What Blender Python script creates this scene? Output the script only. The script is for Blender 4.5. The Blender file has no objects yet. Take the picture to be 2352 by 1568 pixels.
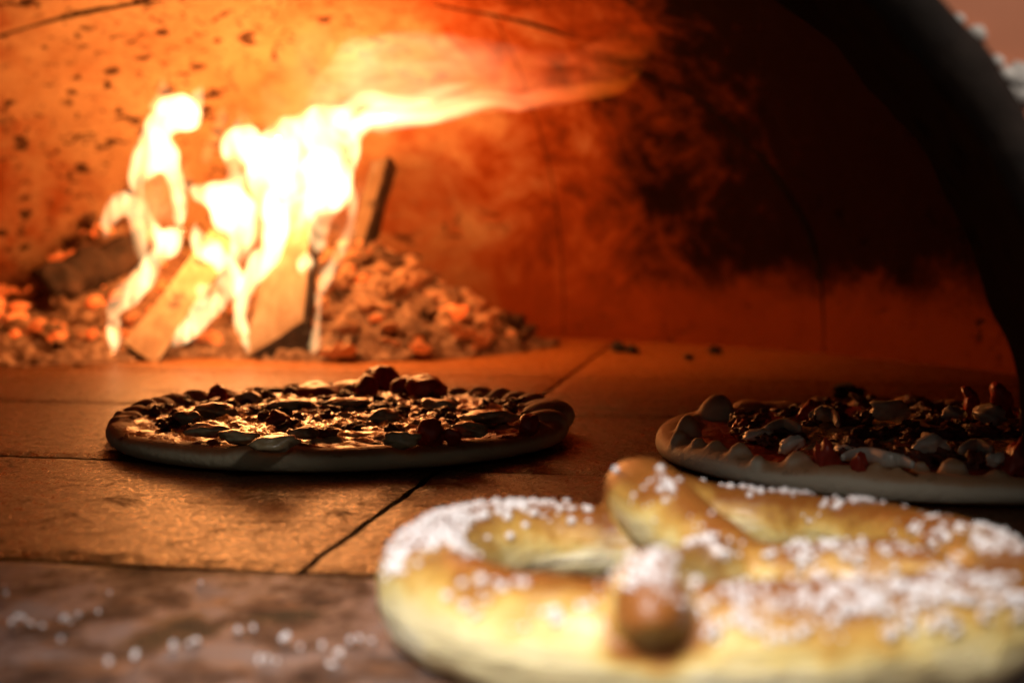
import bpy, bmesh, math, random
from mathutils import Vector, Matrix, noise
from mathutils.bvhtree import BVHTree

random.seed(7)
SC = bpy.context.scene
COL = SC.collection
R = math.radians

# ------------------------------------------------------------------ camera
CAM_H = 0.13
PITCH = R(4.80)
FPX = 3266.0                      # focal length in pixels of a 2352 x 1568 picture
cam_d = bpy.data.cameras.new('camera')
cam = bpy.data.objects.new('camera', cam_d)
COL.objects.link(cam)
cam.location = (0, 0, CAM_H)
cam.rotation_euler = (math.pi / 2 - PITCH, 0, 0)
cam_d.sensor_width = 36
cam_d.lens = 50
cam_d.clip_start = 0.01
cam_d.clip_end = 50
cam_d.dof.use_dof = True
cam_d.dof.focus_distance = 0.76
cam_d.dof.aperture_fstop = 5.4
SC.camera = cam

# ------------------------------------------------------------------ world, lamps, exposure
world = bpy.data.worlds.new('World')
SC.world = world
world.use_nodes = True
bg = world.node_tree.nodes['Background']
bg.inputs[0].default_value = (0.95, 1.0, 0.86, 1)
bg.inputs[1].default_value = 0.045

def lamp(name, kind, loc, power, color, size=0.1, target=None, size_y=None):
    d = bpy.data.lights.new(name, kind)
    d.energy = power
    d.color = color
    if kind == 'AREA':
        d.size = size
        if size_y:
            d.shape = 'RECTANGLE'
            d.size_y = size_y
    else:
        d.shadow_soft_size = size
    o = bpy.data.objects.new(name, d)
    COL.objects.link(o)
    o.location = loc
    if target is not None:
        o.rotation_euler = (Vector(target) - Vector(loc)).to_track_quat('-Z', 'Y').to_euler()
    return o

FIRE_COL = (1.0, 0.33, 0.070)
lamp('fire_lamp', 'POINT', (-0.225, 1.40, 0.170), 2.7, FIRE_COL, 0.07)
lamp('fire_lamp', 'POINT', (-0.335, 1.40, 0.150), 1.35, FIRE_COL, 0.05)
lamp('fire_lamp', 'POINT', (-0.11, 1.39, 0.215), 1.3, (1.0, 0.34, 0.08), 0.06)
spot = lamp('pretzel_fill', 'SPOT', (-0.19, -0.06, 0.54), 42, (1.0, 0.93, 0.88), 0.09, (-0.005, 0.35, 0.0))  # added narrow spot in place of room light, leaving the pizzas dark
spot.data.spot_size = R(32)
spot.data.spot_blend = 0.8
wall_spot = lamp('facade_fill', 'SPOT', (0.42, 0.05, 0.62), 13, (1.0, 0.90, 0.80), 0.06, (0.24, 0.44, 0.26))  # added spot to brighten the pink front wall, no lamp stands there
wall_spot.data.spot_size = R(40)
wall_spot.data.spot_blend = 0.6

vs = SC.view_settings
vs.view_transform = 'Standard'
vs.look = 'None'
vs.exposure = 0
vs.gamma = 1
vs.use_curve_mapping = False
SC.render.engine = 'CYCLES'
cy = SC.cycles
cy.use_denoising = True
cy.max_bounces = 8
cy.diffuse_bounces = 5
cy.glossy_bounces = 4
cy.transparent_max_bounces = 24
cy.volume_bounces = 0
cy.sample_clamp_indirect = 6
cy.volume_max_steps = 128
cy.caustics_reflective = False

# ------------------------------------------------------------------ helpers
CP, SP = math.cos(PITCH), math.sin(PITCH)
def ray(X, Y):
    a, b = (X - 1176) / FPX, -(Y - 784) / FPX
    return Vector((a, CP + b * SP, -SP + b * CP))
def at(X, Y, z):
    """the point of the place that shows at a pixel, z metres into the picture"""
    return Vector((0, 0, CAM_H)) + ray(X, Y) * z
def gp(X, Y, h=0.0):
    d = ray(X, Y)
    t = (h - CAM_H) / d.z
    return Vector((0, 0, CAM_H)) + d * t
TU = Vector((math.sin(R(10.6)), math.cos(R(10.6)), 0))     # into the oven
TV = Vector((math.cos(R(10.6)), -math.sin(R(10.6)), 0))    # across the mouth
def uv(u, v, h=0.0):
    return TU * u + TV * v + Vector((0, 0, h))

ROOT = {}
def thing(name, label, cat, loc=(0, 0, 0), group=None):
    o = bpy.data.objects.new(name, None)
    COL.objects.link(o)
    o.location = loc
    o.empty_display_size = 0.02
    o['label'] = label
    o['category'] = cat
    if group:
        o['group'] = group
    ROOT[o.name] = Vector(loc)
    return o
def tag(o, label, cat, group=None):
    o['label'] = label
    o['category'] = cat
    if group:
        o['group'] = group
    return o
def obj(name, bm, m, parent=None, smooth=True, base=None):
    """links a bmesh (built in world space) as one object, its origin at its thing's base"""
    off = base if base is not None else (ROOT[parent.name] if parent else Vector((0, 0, 0)))
    off = Vector(off)
    if isinstance(bm, bpy.types.Mesh):
        me = bm
    else:
        me = bpy.data.meshes.new(name)
        bm.normal_update()
        bm.to_mesh(me)
        bm.free()
    if off.length > 0:
        me.transform(Matrix.Translation(-off))
    for p in me.polygons:
        p.use_smooth = smooth
    if m:
        me.materials.append(m)
    o = bpy.data.objects.new(name, me)
    COL.objects.link(o)
    if parent:
        o.parent = parent
        ROOT[o.name] = off
    elif base is not None:
        o.location = off
    return o
def structure(name, bm, m, smooth=False):
    o = obj(name, bm, m, None, smooth)
    o['kind'] = 'structure'
    return o
def fused(bm, voxel, iters=3, factor=0.5):
    """one continuous skin over overlapping solids"""
    me = bpy.data.meshes.new('tmp')
    bm.to_mesh(me)
    bm.free()
    o = bpy.data.objects.new('tmp', me)
    COL.objects.link(o)
    r = o.modifiers.new('r', 'REMESH')
    r.mode = 'VOXEL'
    r.voxel_size = voxel
    if iters:
        s = o.modifiers.new('s', 'SMOOTH')
        s.iterations = iters
        s.factor = factor
    dg = bpy.context.evaluated_depsgraph_get()
    out = bpy.data.meshes.new_from_object(o.evaluated_get(dg))
    bpy.data.objects.remove(o)
    bpy.data.meshes.remove(me)
    return out
def nz(p, s, seed=0.0):
    return noise.noise(Vector(p) * s + Vector((seed, seed * 1.7, -seed)))
def catmull(pts, n=8):
    out = []
    P = [pts[0]] + list(pts) + [pts[-1]]
    for i in range(1, len(P) - 2):
        a, b, c, d = P[i - 1], P[i], P[i + 1], P[i + 2]
        for k in range(n):
            t = k / n
            out.append(tuple(0.5 * (2 * b[j] + (c[j] - a[j]) * t + (2 * a[j] - 5 * b[j] + 4 * c[j] - d[j]) * t * t
                             + (3 * b[j] - a[j] - 3 * c[j] + d[j]) * t ** 3) for j in range(len(b))))
    out.append(tuple(pts[-1]))
    return out
def add_tube(bm, pts, radii, seg=16, flat=None):
    """round tube through 3-D points; closed hemispherical-ish ends"""
    pts = [Vector(p) for p in pts]
    rings = []
    up = Vector((0, 0, 1))
    for i, p in enumerate(pts):
        t = (pts[min(i + 1, len(pts) - 1)] - pts[max(i - 1, 0)]).normalized()
        s = t.cross(up)
        s = s.normalized() if s.length > 1e-4 else Vector((1, 0, 0))
        n = s.cross(t).normalized()
        r = radii[i] if hasattr(radii, '__len__') else radii
        fy = flat if flat else 1.0
        rings.append([bm.verts.new(p + s * math.cos(a) * r + n * math.sin(a) * r * fy)
                      for a in [2 * math.pi * k / seg for k in range(seg)]])
    for a, b in zip(rings, rings[1:]):
        for k in range(seg):
            bm.faces.new((a[k], a[(k + 1) % seg], b[(k + 1) % seg], b[k]))
    bm.faces.new(list(reversed(rings[0])))
    bm.faces.new(rings[-1])
def add_ball(bm, c, rx, ry=None, rz=None, sub=2, rough=0.0, seed=0.0, rot=None):
    ry = ry or rx
    rz = rz or rx
    res = bmesh.ops.create_icosphere(bm, subdivisions=sub, radius=1)
    for v in res['verts']:
        p = v.co.copy()
        k = 1 + rough * (nz(p, 1.3, seed) + 0.5 * nz(p, 3.1, seed + 5))
        q = Vector((p.x * rx, p.y * ry, p.z * rz)) * k
        if rot is not None:
            q = rot @ q
        v.co = q + Vector(c)
def add_box(bm, c, half, rot=None, bevel=0):
    res = bmesh.ops.create_cube(bm, size=2)
    for v in res['verts']:
        q = Vector((v.co.x * half[0], v.co.y * half[1], v.co.z * half[2]))
        if rot is not None:
            q = rot @ q
        v.co = q + Vector(c)
def rnd_rot(tilt=1.0):
    from mathutils import Euler
    return Euler((random.uniform(-tilt, tilt), random.uniform(-tilt, tilt), random.uniform(0, 6.28))).to_matrix()

# ------------------------------------------------------------------ material helpers
class NT:
    def __init__(s, name):
        s.m = bpy.data.materials.new(name)
        s.m.use_nodes = True
        s.t = s.m.node_tree
        s.n = s.t.nodes
        s.b = s.n['Principled BSDF']
        s.out = s.n['Material Output']
        s.tc = s.n.new('ShaderNodeTexCoord')
        s.vec = s.tc.outputs['Object']
    def link(s, a, b):
        s.t.links.new(a, b)
        return s
    def _in(s, sock, v):
        if isinstance(v, (int, float)):
            sock.default_value = v
        elif isinstance(v, tuple):
            sock.default_value = v if len(v) != 3 or sock.type == 'VECTOR' else (*v, 1)
        else:
            s.link(v, sock)
    def mapping(s, scale=(1, 1, 1), rot=(0, 0, 0), loc=(0, 0, 0), vec=None):
        k = s.n.new('ShaderNodeMapping')
        k.inputs['Scale'].default_value = scale
        k.inputs['Rotation'].default_value = rot
        k.inputs['Location'].default_value = loc
        s.link(vec or s.vec, k.inputs[0])
        return k.outputs[0]
    def noise(s, scale, detail=4, rough=0.55, dist=0.0, vec=None):
        k = s.n.new('ShaderNodeTexNoise')
        k.inputs['Scale'].default_value = scale
        k.inputs['Detail'].default_value = detail
        k.inputs['Roughness'].default_value = rough
        k.inputs['Distortion'].default_value = dist
        s.link(vec or s.vec, k.inputs['Vector'])
        return k.outputs[0]
    def voronoi(s, scale, vec=None, feature='F1'):
        k = s.n.new('ShaderNodeTexVoronoi')
        k.feature = feature
        k.inputs['Scale'].default_value = scale
        s.link(vec or s.vec, k.inputs['Vector'])
        return k.outputs['Distance']
    def math(s, op, a, b=0.0, clamp=False):
        k = s.n.new('ShaderNodeMath')
        k.operation = op
        k.use_clamp = clamp
        s._in(k.inputs[0], a)
        s._in(k.inputs[1], b)
        return k.outputs[0]
    def smooth(s, v, lo, hi, a=0.0, b=1.0):
        k = s.n.new('ShaderNodeMapRange')
        k.interpolation_type = 'SMOOTHSTEP'
        s._in(k.inputs[0], v)
        for i, x in enumerate((lo, hi, a, b)):
            k.inputs[1 + i].default_value = x
        return k.outputs[0]
    def mix(s, f, a, b, mode='MIX'):
        k = s.n.new('ShaderNodeMix')
        k.data_type = 'RGBA'
        k.blend_type = mode
        s._in(k.inputs[0], f)
        s._in(k.inputs[6], a)
        s._in(k.inputs[7], b)
        return k.outputs[2]
    def ramp(s, f, stops):
        k = s.n.new('ShaderNodeValToRGB')
        e = k.color_ramp.elements
        while len(e) < len(stops):
            e.new(0.5)
        for i, (p, c) in enumerate(stops):
            e[i].position = p
            e[i].color = (*c, 1)
        s.link(f, k.inputs[0])
        return k.outputs[0]
    def dist(s, c):
        k = s.n.new('ShaderNodeVectorMath')
        k.operation = 'DISTANCE'
        s.link(s.vec, k.inputs[0])
        k.inputs[1].default_value = c
        return k.outputs['Value']
    def xyz(s, vec=None):
        k = s.n.new('ShaderNodeSeparateXYZ')
        s.link(vec or s.vec, k.inputs[0])
        return k.outputs
    def normal_z(s):
        k = s.n.new('ShaderNodeNewGeometry')
        return s.xyz(k.outputs['Normal'])[2]
    def bump(s, h, strength=0.5, dist=0.002):
        k = s.n.new('ShaderNodeBump')
        k.inputs['Strength'].default_value = strength
        k.inputs['Distance'].default_value = dist
        s.link(h, k.inputs['Height'])
        s.link(k.outputs[0], s.b.inputs['Normal'])
        return s
    def set(s, **kw):
        for k, v in kw.items():
            s._in(s.b.inputs[k.replace('_', ' ')], v)
        return s
    def color(s, v):
        s._in(s.b.inputs['Base Color'], v)
        return s

# dome plaster: pale refractory by the fire, painted redder as firelight fades, then sooted
def mat_dome():
    k = NT('dome_plaster')
    n1 = k.noise(9, 5, 0.6)
    n2 = k.noise(38, 5, 0.65, 0.4)
    base = k.ramp(n1, [(0.3, (0.36, 0.185, 0.085)), (0.55, (0.48, 0.29, 0.15)), (0.75, (0.55, 0.37, 0.21))])
    base = k.mix(k.smooth(n2, 0.52, 0.72, 0, 0.45), base, (0.26, 0.12, 0.055))
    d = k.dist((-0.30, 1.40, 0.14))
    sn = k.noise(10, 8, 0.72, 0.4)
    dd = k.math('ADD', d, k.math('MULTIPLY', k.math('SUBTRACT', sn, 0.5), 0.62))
    # reddened with distance: the dimmer firelight is painted into the plaster
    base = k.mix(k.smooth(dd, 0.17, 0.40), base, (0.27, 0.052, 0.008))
    # pits left by burnt-out fibres, grouped in patches
    stretch = k.mapping((0.8, 1, 1.5), (0.3, 0.6, 0.4))
    p1 = k.smooth(k.noise(62, 3, 0.6, 0.7, stretch), 0.595, 0.655)
    p2 = k.smooth(k.noise(135, 3, 0.6, 0.5, stretch), 0.61, 0.67)
    v = k.math('ADD', k.voronoi(30, k.mapping((0.8, 1, 1.4), (0.5, 0.2, 0.1))), k.math('MULTIPLY', k.noise(90, 4, 0.7), 0.34))
    p3 = k.smooth(v, 0.30, 0.40, 1, 0)
    patch = k.noise(8.5, 3, 0.6, 0.3, k.mapping(loc=(3.1, 1.2, 0.4)))
    pm = k.math('SUBTRACT', patch, k.math('MULTIPLY', k.smooth(k.xyz()[0], -0.42, 0.05), 0.22))
    pit = k.math('MAXIMUM', k.math('MULTIPLY', p1, k.smooth(pm, 0.30, 0.42)), k.math('MULTIPLY', k.math('MAXIMUM', p2, p3), k.smooth(pm, 0.38, 0.50)))
    base = k.mix(k.math('MULTIPLY', pit, 0.95), base, (0.05, 0.022, 0.012))
    # soot
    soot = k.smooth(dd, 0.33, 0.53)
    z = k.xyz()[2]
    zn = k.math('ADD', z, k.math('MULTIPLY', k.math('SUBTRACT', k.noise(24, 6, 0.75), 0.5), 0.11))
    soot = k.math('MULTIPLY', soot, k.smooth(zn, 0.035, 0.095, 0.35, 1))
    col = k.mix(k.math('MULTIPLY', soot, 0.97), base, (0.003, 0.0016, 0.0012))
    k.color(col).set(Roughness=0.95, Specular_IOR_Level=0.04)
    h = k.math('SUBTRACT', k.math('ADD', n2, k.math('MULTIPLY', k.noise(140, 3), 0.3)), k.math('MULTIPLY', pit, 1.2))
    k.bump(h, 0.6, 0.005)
    return k.m

def mat_tile():
    k = NT('hearth_tile')
    n1 = k.noise(9, 3, 0.5, 0.2)
    n2 = k.noise(260, 5, 0.72)
    col = k.ramp(n1, [(0.3, (0.050, 0.016, 0.004)), (0.7, (0.105, 0.036, 0.009))])
    # brighter and orange towards the back: firelight on the floor painted into the tiles
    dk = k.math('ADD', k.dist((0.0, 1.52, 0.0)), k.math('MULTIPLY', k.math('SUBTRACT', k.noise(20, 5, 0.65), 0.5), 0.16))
    fire_lit = k.smooth(dk, 0.22, 0.60, 1, 0)
    col = k.mix(fire_lit, col, (0.46, 0.165, 0.036))
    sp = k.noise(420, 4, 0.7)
    col = k.mix(k.math('MULTIPLY', k.smooth(sp, 0.46, 0.62, 0, 0.85), k.math('SUBTRACT', 1.0, k.math('MULTIPLY', fire_lit, 0.8))), col, (0.022, 0.009, 0.004))
    big = k.noise(120, 4, 0.7, 0.6)
    col = k.mix(k.smooth(big, 0.58, 0.68, 0, 0.8), col, (0.035, 0.015, 0.008))
    burn = k.noise(38, 5, 0.75, 0.8, k.mapping((1, 0.7, 1)))
    col = k.mix(k.smooth(burn, 0.60, 0.70, 0, 0.85), col, (0.030, 0.014, 0.008))
    rr = k.math('ADD', k.smooth(k.math('ADD', k.math('MULTIPLY', sp, 0.5), k.math('MULTIPLY', big, 0.5)), 0.38, 0.62, 0.17, 0.50), k.smooth(burn, 0.54, 0.66, 0, 0.35))
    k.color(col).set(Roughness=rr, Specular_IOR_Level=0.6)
    k._in(k.b.inputs['Specular Tint'], (1.0, 0.62, 0.34, 1))
    h = k.math('SUBTRACT', k.math('ADD', n2, k.math('MULTIPLY', big, 0.7)), k.math('MULTIPLY', k.smooth(sp, 0.46, 0.62), 0.5))
    k.bump(h, 0.55, 0.0009)
    return k.m

def mat_sill():
    k = NT('sill_stone')
    n1 = k.noise(34, 7, 0.74, 0.2, k.mapping((1, 0.8, 1)))
    n2 = k.noise(110, 4, 0.6)
    col = k.ramp(n1, [(0.36, (0.018, 0.010, 0.008)), (0.48, (0.060, 0.038, 0.030)), (0.60, (0.19, 0.155, 0.145))])
    blotch = k.noise(34, 3, 0.5, 1.0, k.mapping((1, 2.2, 1), (0, 0, 0.2)))
    col = k.mix(k.smooth(blotch, 0.55, 0.68, 0, 0.7), col, (0.22, 0.10, 0.05))
    # long char streaks from the peel
    for (e0, e1, wd) in (((235, 1510), (560, 1425), 0.0085), ((230, 1490), (520, 1408), 0.0065), ((540, 1425), (770, 1398), 0.0090),
                         ((330, 1440), (480, 1400), 0.0050)):
        a, b = gp(*e0), gp(*e1)
        c, ang, ln = ((a.x + b.x) / 2, (a.y + b.y) / 2), math.atan2(b.y - a.y, b.x - a.x), (b - a).length / 2
        q = k.mapping((1 / ln, 1 / wd, 0), (0, 0, 0), (0, 0, 0),
                      k.mapping((1, 1, 1), (0, 0, -ang), (0, 0, 0), k.mapping(loc=(-c[0], -c[1], 0))))
        l = k.n.new('ShaderNodeVectorMath')
        l.operation = 'LENGTH'
        k.link(q, l.inputs[0])
        ll = k.math('ADD', l.outputs['Value'], k.math('MULTIPLY', k.noise(60, 4, 0.7), 1.0))
        col = k.mix(k.smooth(ll, 1.0, 1.55, 0.92, 0), col, (0.022, 0.026, 0.018))
    k.color(col).set(Roughness=k.ramp(n1, [(0.35, (0.8,) * 3), (0.55, (0.45,) * 3), (0.7, (0.7,) * 3)]), Specular_IOR_Level=0.22)
    k._in(k.b.inputs['Specular Tint'], (1.0, 0.72, 0.5, 1))
    k.bump(k.math('ADD', k.math('MULTIPLY', n2, 0.5), k.noise(330, 4, 0.7)), 0.6, 0.0014)
    return k.m

def mat_simple(name, stops, scale, rough=0.6, bump=0.4, bdist=0.002, spec=0.4, detail=5, bscale=None, sss=0.0):
    k = NT(name)
    n = k.noise(scale, detail, 0.62, 0.3)
    k.color(k.ramp(n, stops)).set(Roughness=rough, Specular_IOR_Level=spec)
    if sss:
        k.set(Subsurface_Weight=sss)
        k.b.inputs['Subsurface Radius'].default_value = (0.004, 0.002, 0.001)
        k.b.inputs['Subsurface Scale'].default_value = 1.0
    k.bump(k.noise(bscale or scale * 2.5, 4, 0.6), bump, bdist)
    return k.m

M = {}
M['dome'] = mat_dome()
M['tile'] = mat_tile()
M['sill'] = mat_sill()
M['grout'] = mat_simple('grout', [(0.3, (0.012, 0.009, 0.007)), (0.7, (0.035, 0.024, 0.018))], 60, 0.95)
M['arch'] = mat_simple('sooty_arch', [(0.35, (0.008, 0.006, 0.005)), (0.55, (0.014, 0.009, 0.007)), (0.75, (0.036, 0.024, 0.018))], 22, 0.9, 0.8, 0.004, 0.2)
def mat_soffit():
    k = NT('arch_plaster')
    n1 = k.noise(20, 5, 0.6)
    col = k.ramp(n1, [(0.3, (0.26, 0.13, 0.06)), (0.7, (0.42, 0.25, 0.14))])
    v = k.math('ADD', k.voronoi(46), k.math('MULTIPLY', k.noise(120, 3), 0.16))
    col = k.mix(k.smooth(v, 0.26, 0.42, 0.8, 0), col, (0.05, 0.022, 0.012))
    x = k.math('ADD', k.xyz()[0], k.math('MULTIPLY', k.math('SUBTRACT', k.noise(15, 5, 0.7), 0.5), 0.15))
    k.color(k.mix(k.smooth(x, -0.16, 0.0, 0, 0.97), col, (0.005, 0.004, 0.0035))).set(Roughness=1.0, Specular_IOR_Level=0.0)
    k.bump(n1, 0.5, 0.004)
    return k.m
M['soffit'] = mat_soffit()
M['soot'] = mat_simple('soot', [(0.3, (0.005, 0.004, 0.004)), (0.7, (0.010, 0.008, 0.007))], 25, 1.0, 0.5, 0.003, 0.0)
M['pink'] = mat_simple('pink_plaster', [(0.3, (0.58, 0.20, 0.10)), (0.7, (0.66, 0.25, 0.14))], 9, 0.85)
M['lime'] = mat_simple('lime_plaster', [(0.3, (0.42, 0.38, 0.33)), (0.7, (0.75, 0.70, 0.66))], 40, 0.85)

# ================================================================== STRUCTURE
# hearth floor: square-edged tiles in a grid, worn edges
bm = bmesh.new()
US = [0.502, 0.727, 0.952, 1.177, 1.402, 1.627, 1.852]
VS = [-1.0754, -0.6254, -0.1754, 0.2746, 0.7246]
GAP = 0.0021
for i in range(len(US) - 1):
    for j in range(len(VS) - 1):
        u0, u1, v0, v1 = US[i] + GAP, US[i + 1] - GAP, VS[j] + GAP, VS[j + 1] - GAP
        dz = random.uniform(-0.0004, 0.0004)
        nu, nv = 24, 40
        g = []
        for a in range(nu + 1):
            row = []
            for b in range(nv + 1):
                fu, fv = a / nu, b / nv
                u, v = u0 + (u1 - u0) * fu, v0 + (v1 - v0) * fv
                e = min(fu * (u1 - u0), (1 - fu) * (u1 - u0), fv * (v1 - v0), (1 - fv) * (v1 - v0))
                if a in (0, nu):
                    u += 0.0011 * nz((u, v, 0), 60) * 1.5
                if b in (0, nv):
                    v += 0.0011 * nz((u, v, 3), 60) * 1.5
                row.append(bm.verts.new(uv(u, v, dz - (0.0012 if e < 1e-6 else 0.0))))
            g.append(row)
        for a in range(nu):
            for b in range(nv):
                bm.faces.new((g[a][b], g[a][b + 1], g[a + 1][b + 1], g[a + 1][b]))
        rim = [g[0][b] for b in range(nv)] + [g[a][nv] for a in range(nu)] + [g[nu][b] for b in range(nv, 0, -1)] + [g[a][0] for a in range(nu, 0, -1)]
        low = [bm.verts.new((w.co.x, w.co.y, -0.02)) for w in rim]
        for q in range(len(rim)):
            bm.faces.new((rim[(q + 1) % len(rim)], rim[q], low[q], low[(q + 1) % len(rim)]))
bmesh.ops.recalc_face_normals(bm, faces=bm.faces)
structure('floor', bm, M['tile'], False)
bm = bmesh.new()
bm.faces.new([bm.verts.new(uv(u, v, -0.006)) for u, v in ((0.1, -1.1), (0.1, 0.9), (1.9, 0.9), (1.9, -1.1))][::-1])
structure('floor_grout', bm, M['grout'])
# sill in front of the mouth
bm = bmesh.new()
n = 60
g = []
for a in range(n + 1):
    row = []
    for b in range(n * 2 + 1):
        u, v = 0.14 + (0.4985 - 0.14) * a / n, -0.62 + 1.2 * b / (2 * n)
        if a == n:
            u += 0.0022 * nz((u, v, 0), 35)
        row.append(bm.verts.new(uv(u, v, 0.0009 * nz((u, v, 1), 14) - (0.0016 if a == n else 0.0004))))
    g.append(row)
for a in range(n):
    for b in range(2 * n):
        bm.faces.new((g[a][b], g[a][b + 1], g[a + 1][b + 1], g[a + 1][b]))
low = [bm.verts.new((w.co.x, w.co.y, -0.02)) for w in g[n]]
for b in range(2 * n):
    bm.faces.new((g[n][b], g[n][b + 1], low[b + 1], low[b]))
bmesh.ops.recalc_face_normals(bm, faces=bm.faces)
structure('sill', bm, M['sill'], True)

# ------------------------------------------------------------------ the oven
oven = thing('pizza_oven', 'domed wood-fired oven, pitted orange walls inside, sooty black arched mouth', 'oven')
DC = Vector((-0.22, 0.93, 0))
DR, DH, DE = 0.71, 0.43, 2.35
def dome_pt(th, h, off=0.0):
    r = (DR + off) * max(0.0, 1 - (h / (DH + off)) ** DE) ** (1 / DE)
    return Vector((DC.x + math.cos(th) * r, DC.y + math.sin(th) * r, h))
def in_oven(p):
    return p.dot(TU)
def dome_part(name, th0, th1, keep, off, m, nth=90, gap=0.0):
    bm = bmesh.new()
    NH = 60
    rows = []
    for i in range(NH + 1):
        s = i / NH
        ang = s * math.pi / 2
        h = (DH + off) * math.sin(ang) ** 0.9 * 0.9995 - 0.01 * (1 - s)
        row = []
        for j in range(nth + 1):
            th = th0 + (th1 - th0) * j / nth
            p = dome_pt(th, max(h, 0), off)
            p.z = h
            k = 0.004 * nz(p, 9) + 0.002 * nz(p, 30)
            dirv = Vector((p.x - DC.x, p.y - DC.y, p.z * 1.5)).normalized()
            row.append(bm.verts.new(p + dirv * k))
        rows.append(row)
    for i in range(NH):
        for j in range(nth):
            q = (rows[i][j], rows[i][j + 1], rows[i + 1][j + 1], rows[i + 1][j])
            bm.faces.new(q)
    keep(bm)
    return obj(name, bm, m, oven, True)
CUT = 1.40
def cut(bm, co, no):
    bmesh.ops.bisect_plane(bm, geom=bm.verts[:] + bm.edges[:] + bm.faces[:], plane_co=co, plane_no=no, clear_outer=True)
def back_keep(bm):
    cut(bm, (0, CUT + 0.002, 0), (0, -1, 0))
def front_keep(bm):
    cut(bm, (0, CUT - 0.002, 0), (0, 1, 0))
    cut(bm, TU * 0.622, -TU)
SEAM = R(67)
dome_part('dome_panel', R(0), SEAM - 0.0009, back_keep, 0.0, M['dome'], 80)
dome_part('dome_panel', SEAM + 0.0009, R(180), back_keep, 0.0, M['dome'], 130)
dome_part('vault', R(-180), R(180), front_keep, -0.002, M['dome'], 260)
# sooty mortar joint between the back panels and the vault
def joint_line(off):
    out = []
    for i in range(181):
        h = DH * math.sin(math.pi * i / 180)
        if i in (0, 180):
            h = 0.0
        r = (DR + off) * max(0.0, 1 - (h / DH) ** DE) ** (1 / DE)
        q = r * r - (CUT - DC.y) ** 2
        if q < 0:
            continue
        out.append(Vector((DC.x + (1 if i < 90 else -1) * math.sqrt(q), CUT, h)))
    return out
bm = bmesh.new()
jl = joint_line(-0.003)
rows = []
for p in jl:
    w = 0.0042 + 0.0022 * nz(p, 22)
    dirv = Vector((p.x - DC.x, 0, p.z * 1.2)).normalized()
    q = p + dirv * 0.003 * nz(p, 9, 2)
    rows.append([bm.verts.new(q + Vector((0, -w, 0)) + dirv * 0.006), bm.verts.new(q + Vector((0, -w * 0.6, 0))),
                 bm.verts.new(q + Vector((0, w * 0.6, 0))), bm.verts.new(q + Vector((0, w, 0)) + dirv * 0.008)])
for a, b in zip(rows, rows[1:]):
    for k in range(3):
        bm.faces.new((a[k], a[k + 1], b[k + 1], b[k]))
bmesh.ops.recalc_face_normals(bm, faces=bm.faces)
obj('mortar_joint', bm, M['soot'], oven, True)
def shell_keep(bm):
    cut(bm, TU * 0.60, -TU)
dome_part('dome_light_block', R(-180), R(180), shell_keep, 0.03, M['soot'], 120)  # added behind the panels to stop outside light leaking through the gaps

# segmental arch of the mouth
A_U0, A_U1 = 0.4659, 0.6313
A_R, A_H = 0.2813, 0.0015
A_V = -0.1743                         # arch centre measured across the mouth
def arch_pt(u, ang, r):
    c = math.cos(ang)
    return uv(u, A_V + c * r * (1.6 if c < 0 else 1.0), A_H + math.sin(ang) * r)
A0 = -math.asin(0.012 / A_R)
NA = 150
bm = bmesh.new()
prof = [(0.0, 0.0), (0.0, 0.018), (0.006, 0.024), (0.02, 0.026), (0.028, 0.026)]
rings = []
NU = 24
for a in range(NA + 1):
    ang = A0 + (math.pi - 2 * A0) * a / NA
    row = []
    def put(u, r, amp=1.0):
        p = arch_pt(u, ang, r)
        k = amp * (0.0026 * nz(p, 26) + 0.0014 * nz(p, 70))
        p += (Vector((0, 0, 1)) * math.sin(ang) + TV * math.cos(ang)) * k
        row.append(bm.verts.new(p))
    for b in range(NU + 1):                       # soffit from the back to the front
        put(A_U1 + (A_U0 + 0.004 - A_U1) * b / NU, A_R)
    rings.append(row)
def strip_mesh(bm, rings):
    for a in range(NA):
        for b in range(len(rings[0]) - 1):
            bm.faces.new((rings[a][b], rings[a][b + 1], rings[a + 1][b + 1], rings[a + 1][b]))
    bmesh.ops.recalc_face_normals(bm, faces=bm.faces)
strip_mesh(bm, rings)
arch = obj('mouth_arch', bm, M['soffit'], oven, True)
bm = bmesh.new()
rings = []
for a in range(NA + 1):
    ang = A0 + (math.pi - 2 * A0) * a / NA
    row = []
    put(A_U0 + 0.0035, A_R + 0.0002)
    put(A_U0, A_R + 0.004)
    put(A_U0 - 0.001, A_R + 0.009)
    put(A_U0, A_R + 0.0135)
    put(A_U0 + 0.004, A_R + 0.017)
    put(A_U0 + 0.03, A_R + 0.018)
    put(A_U0 + 0.06, A_R + 0.018)
    rings.append(row)
strip_mesh(bm, rings)
obj('arch_rim', bm, M['arch'], oven, True)
def wall_with_mouth(u, r, x0, x1, top):
    bm = bmesh.new()
    inner, outer = [], []
    for a in range(NA + 1):
        ang = A0 + (math.pi - 2 * A0) * a / NA
        inner.append(bm.verts.new(arch_pt(u, ang, r)))
        f = 1 - a / NA
        t = a / NA
        if t < 0.25:
            q = (x1, -0.02 + (top + 0.02) * t / 0.25)
        elif t < 0.75:
            q = (x1 + (x0 - x1) * (t - 0.25) / 0.5, top)
        else:
            q = (x0, top - (top + 0.02) * (t - 0.75) / 0.25)
        outer.append(bm.verts.new(uv(u, q[0], q[1])))
    for a in range(NA):
        bm.faces.new((inner[a], outer[a], outer[a + 1], inner[a + 1]))
    bmesh.ops.recalc_face_normals(bm, faces=bm.faces)
    return bm
obj('front_wall', wall_with_mouth(0.505, A_R + 0.012, -1.3, 0.95, 0.75), M['pink'], oven, False)
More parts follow.
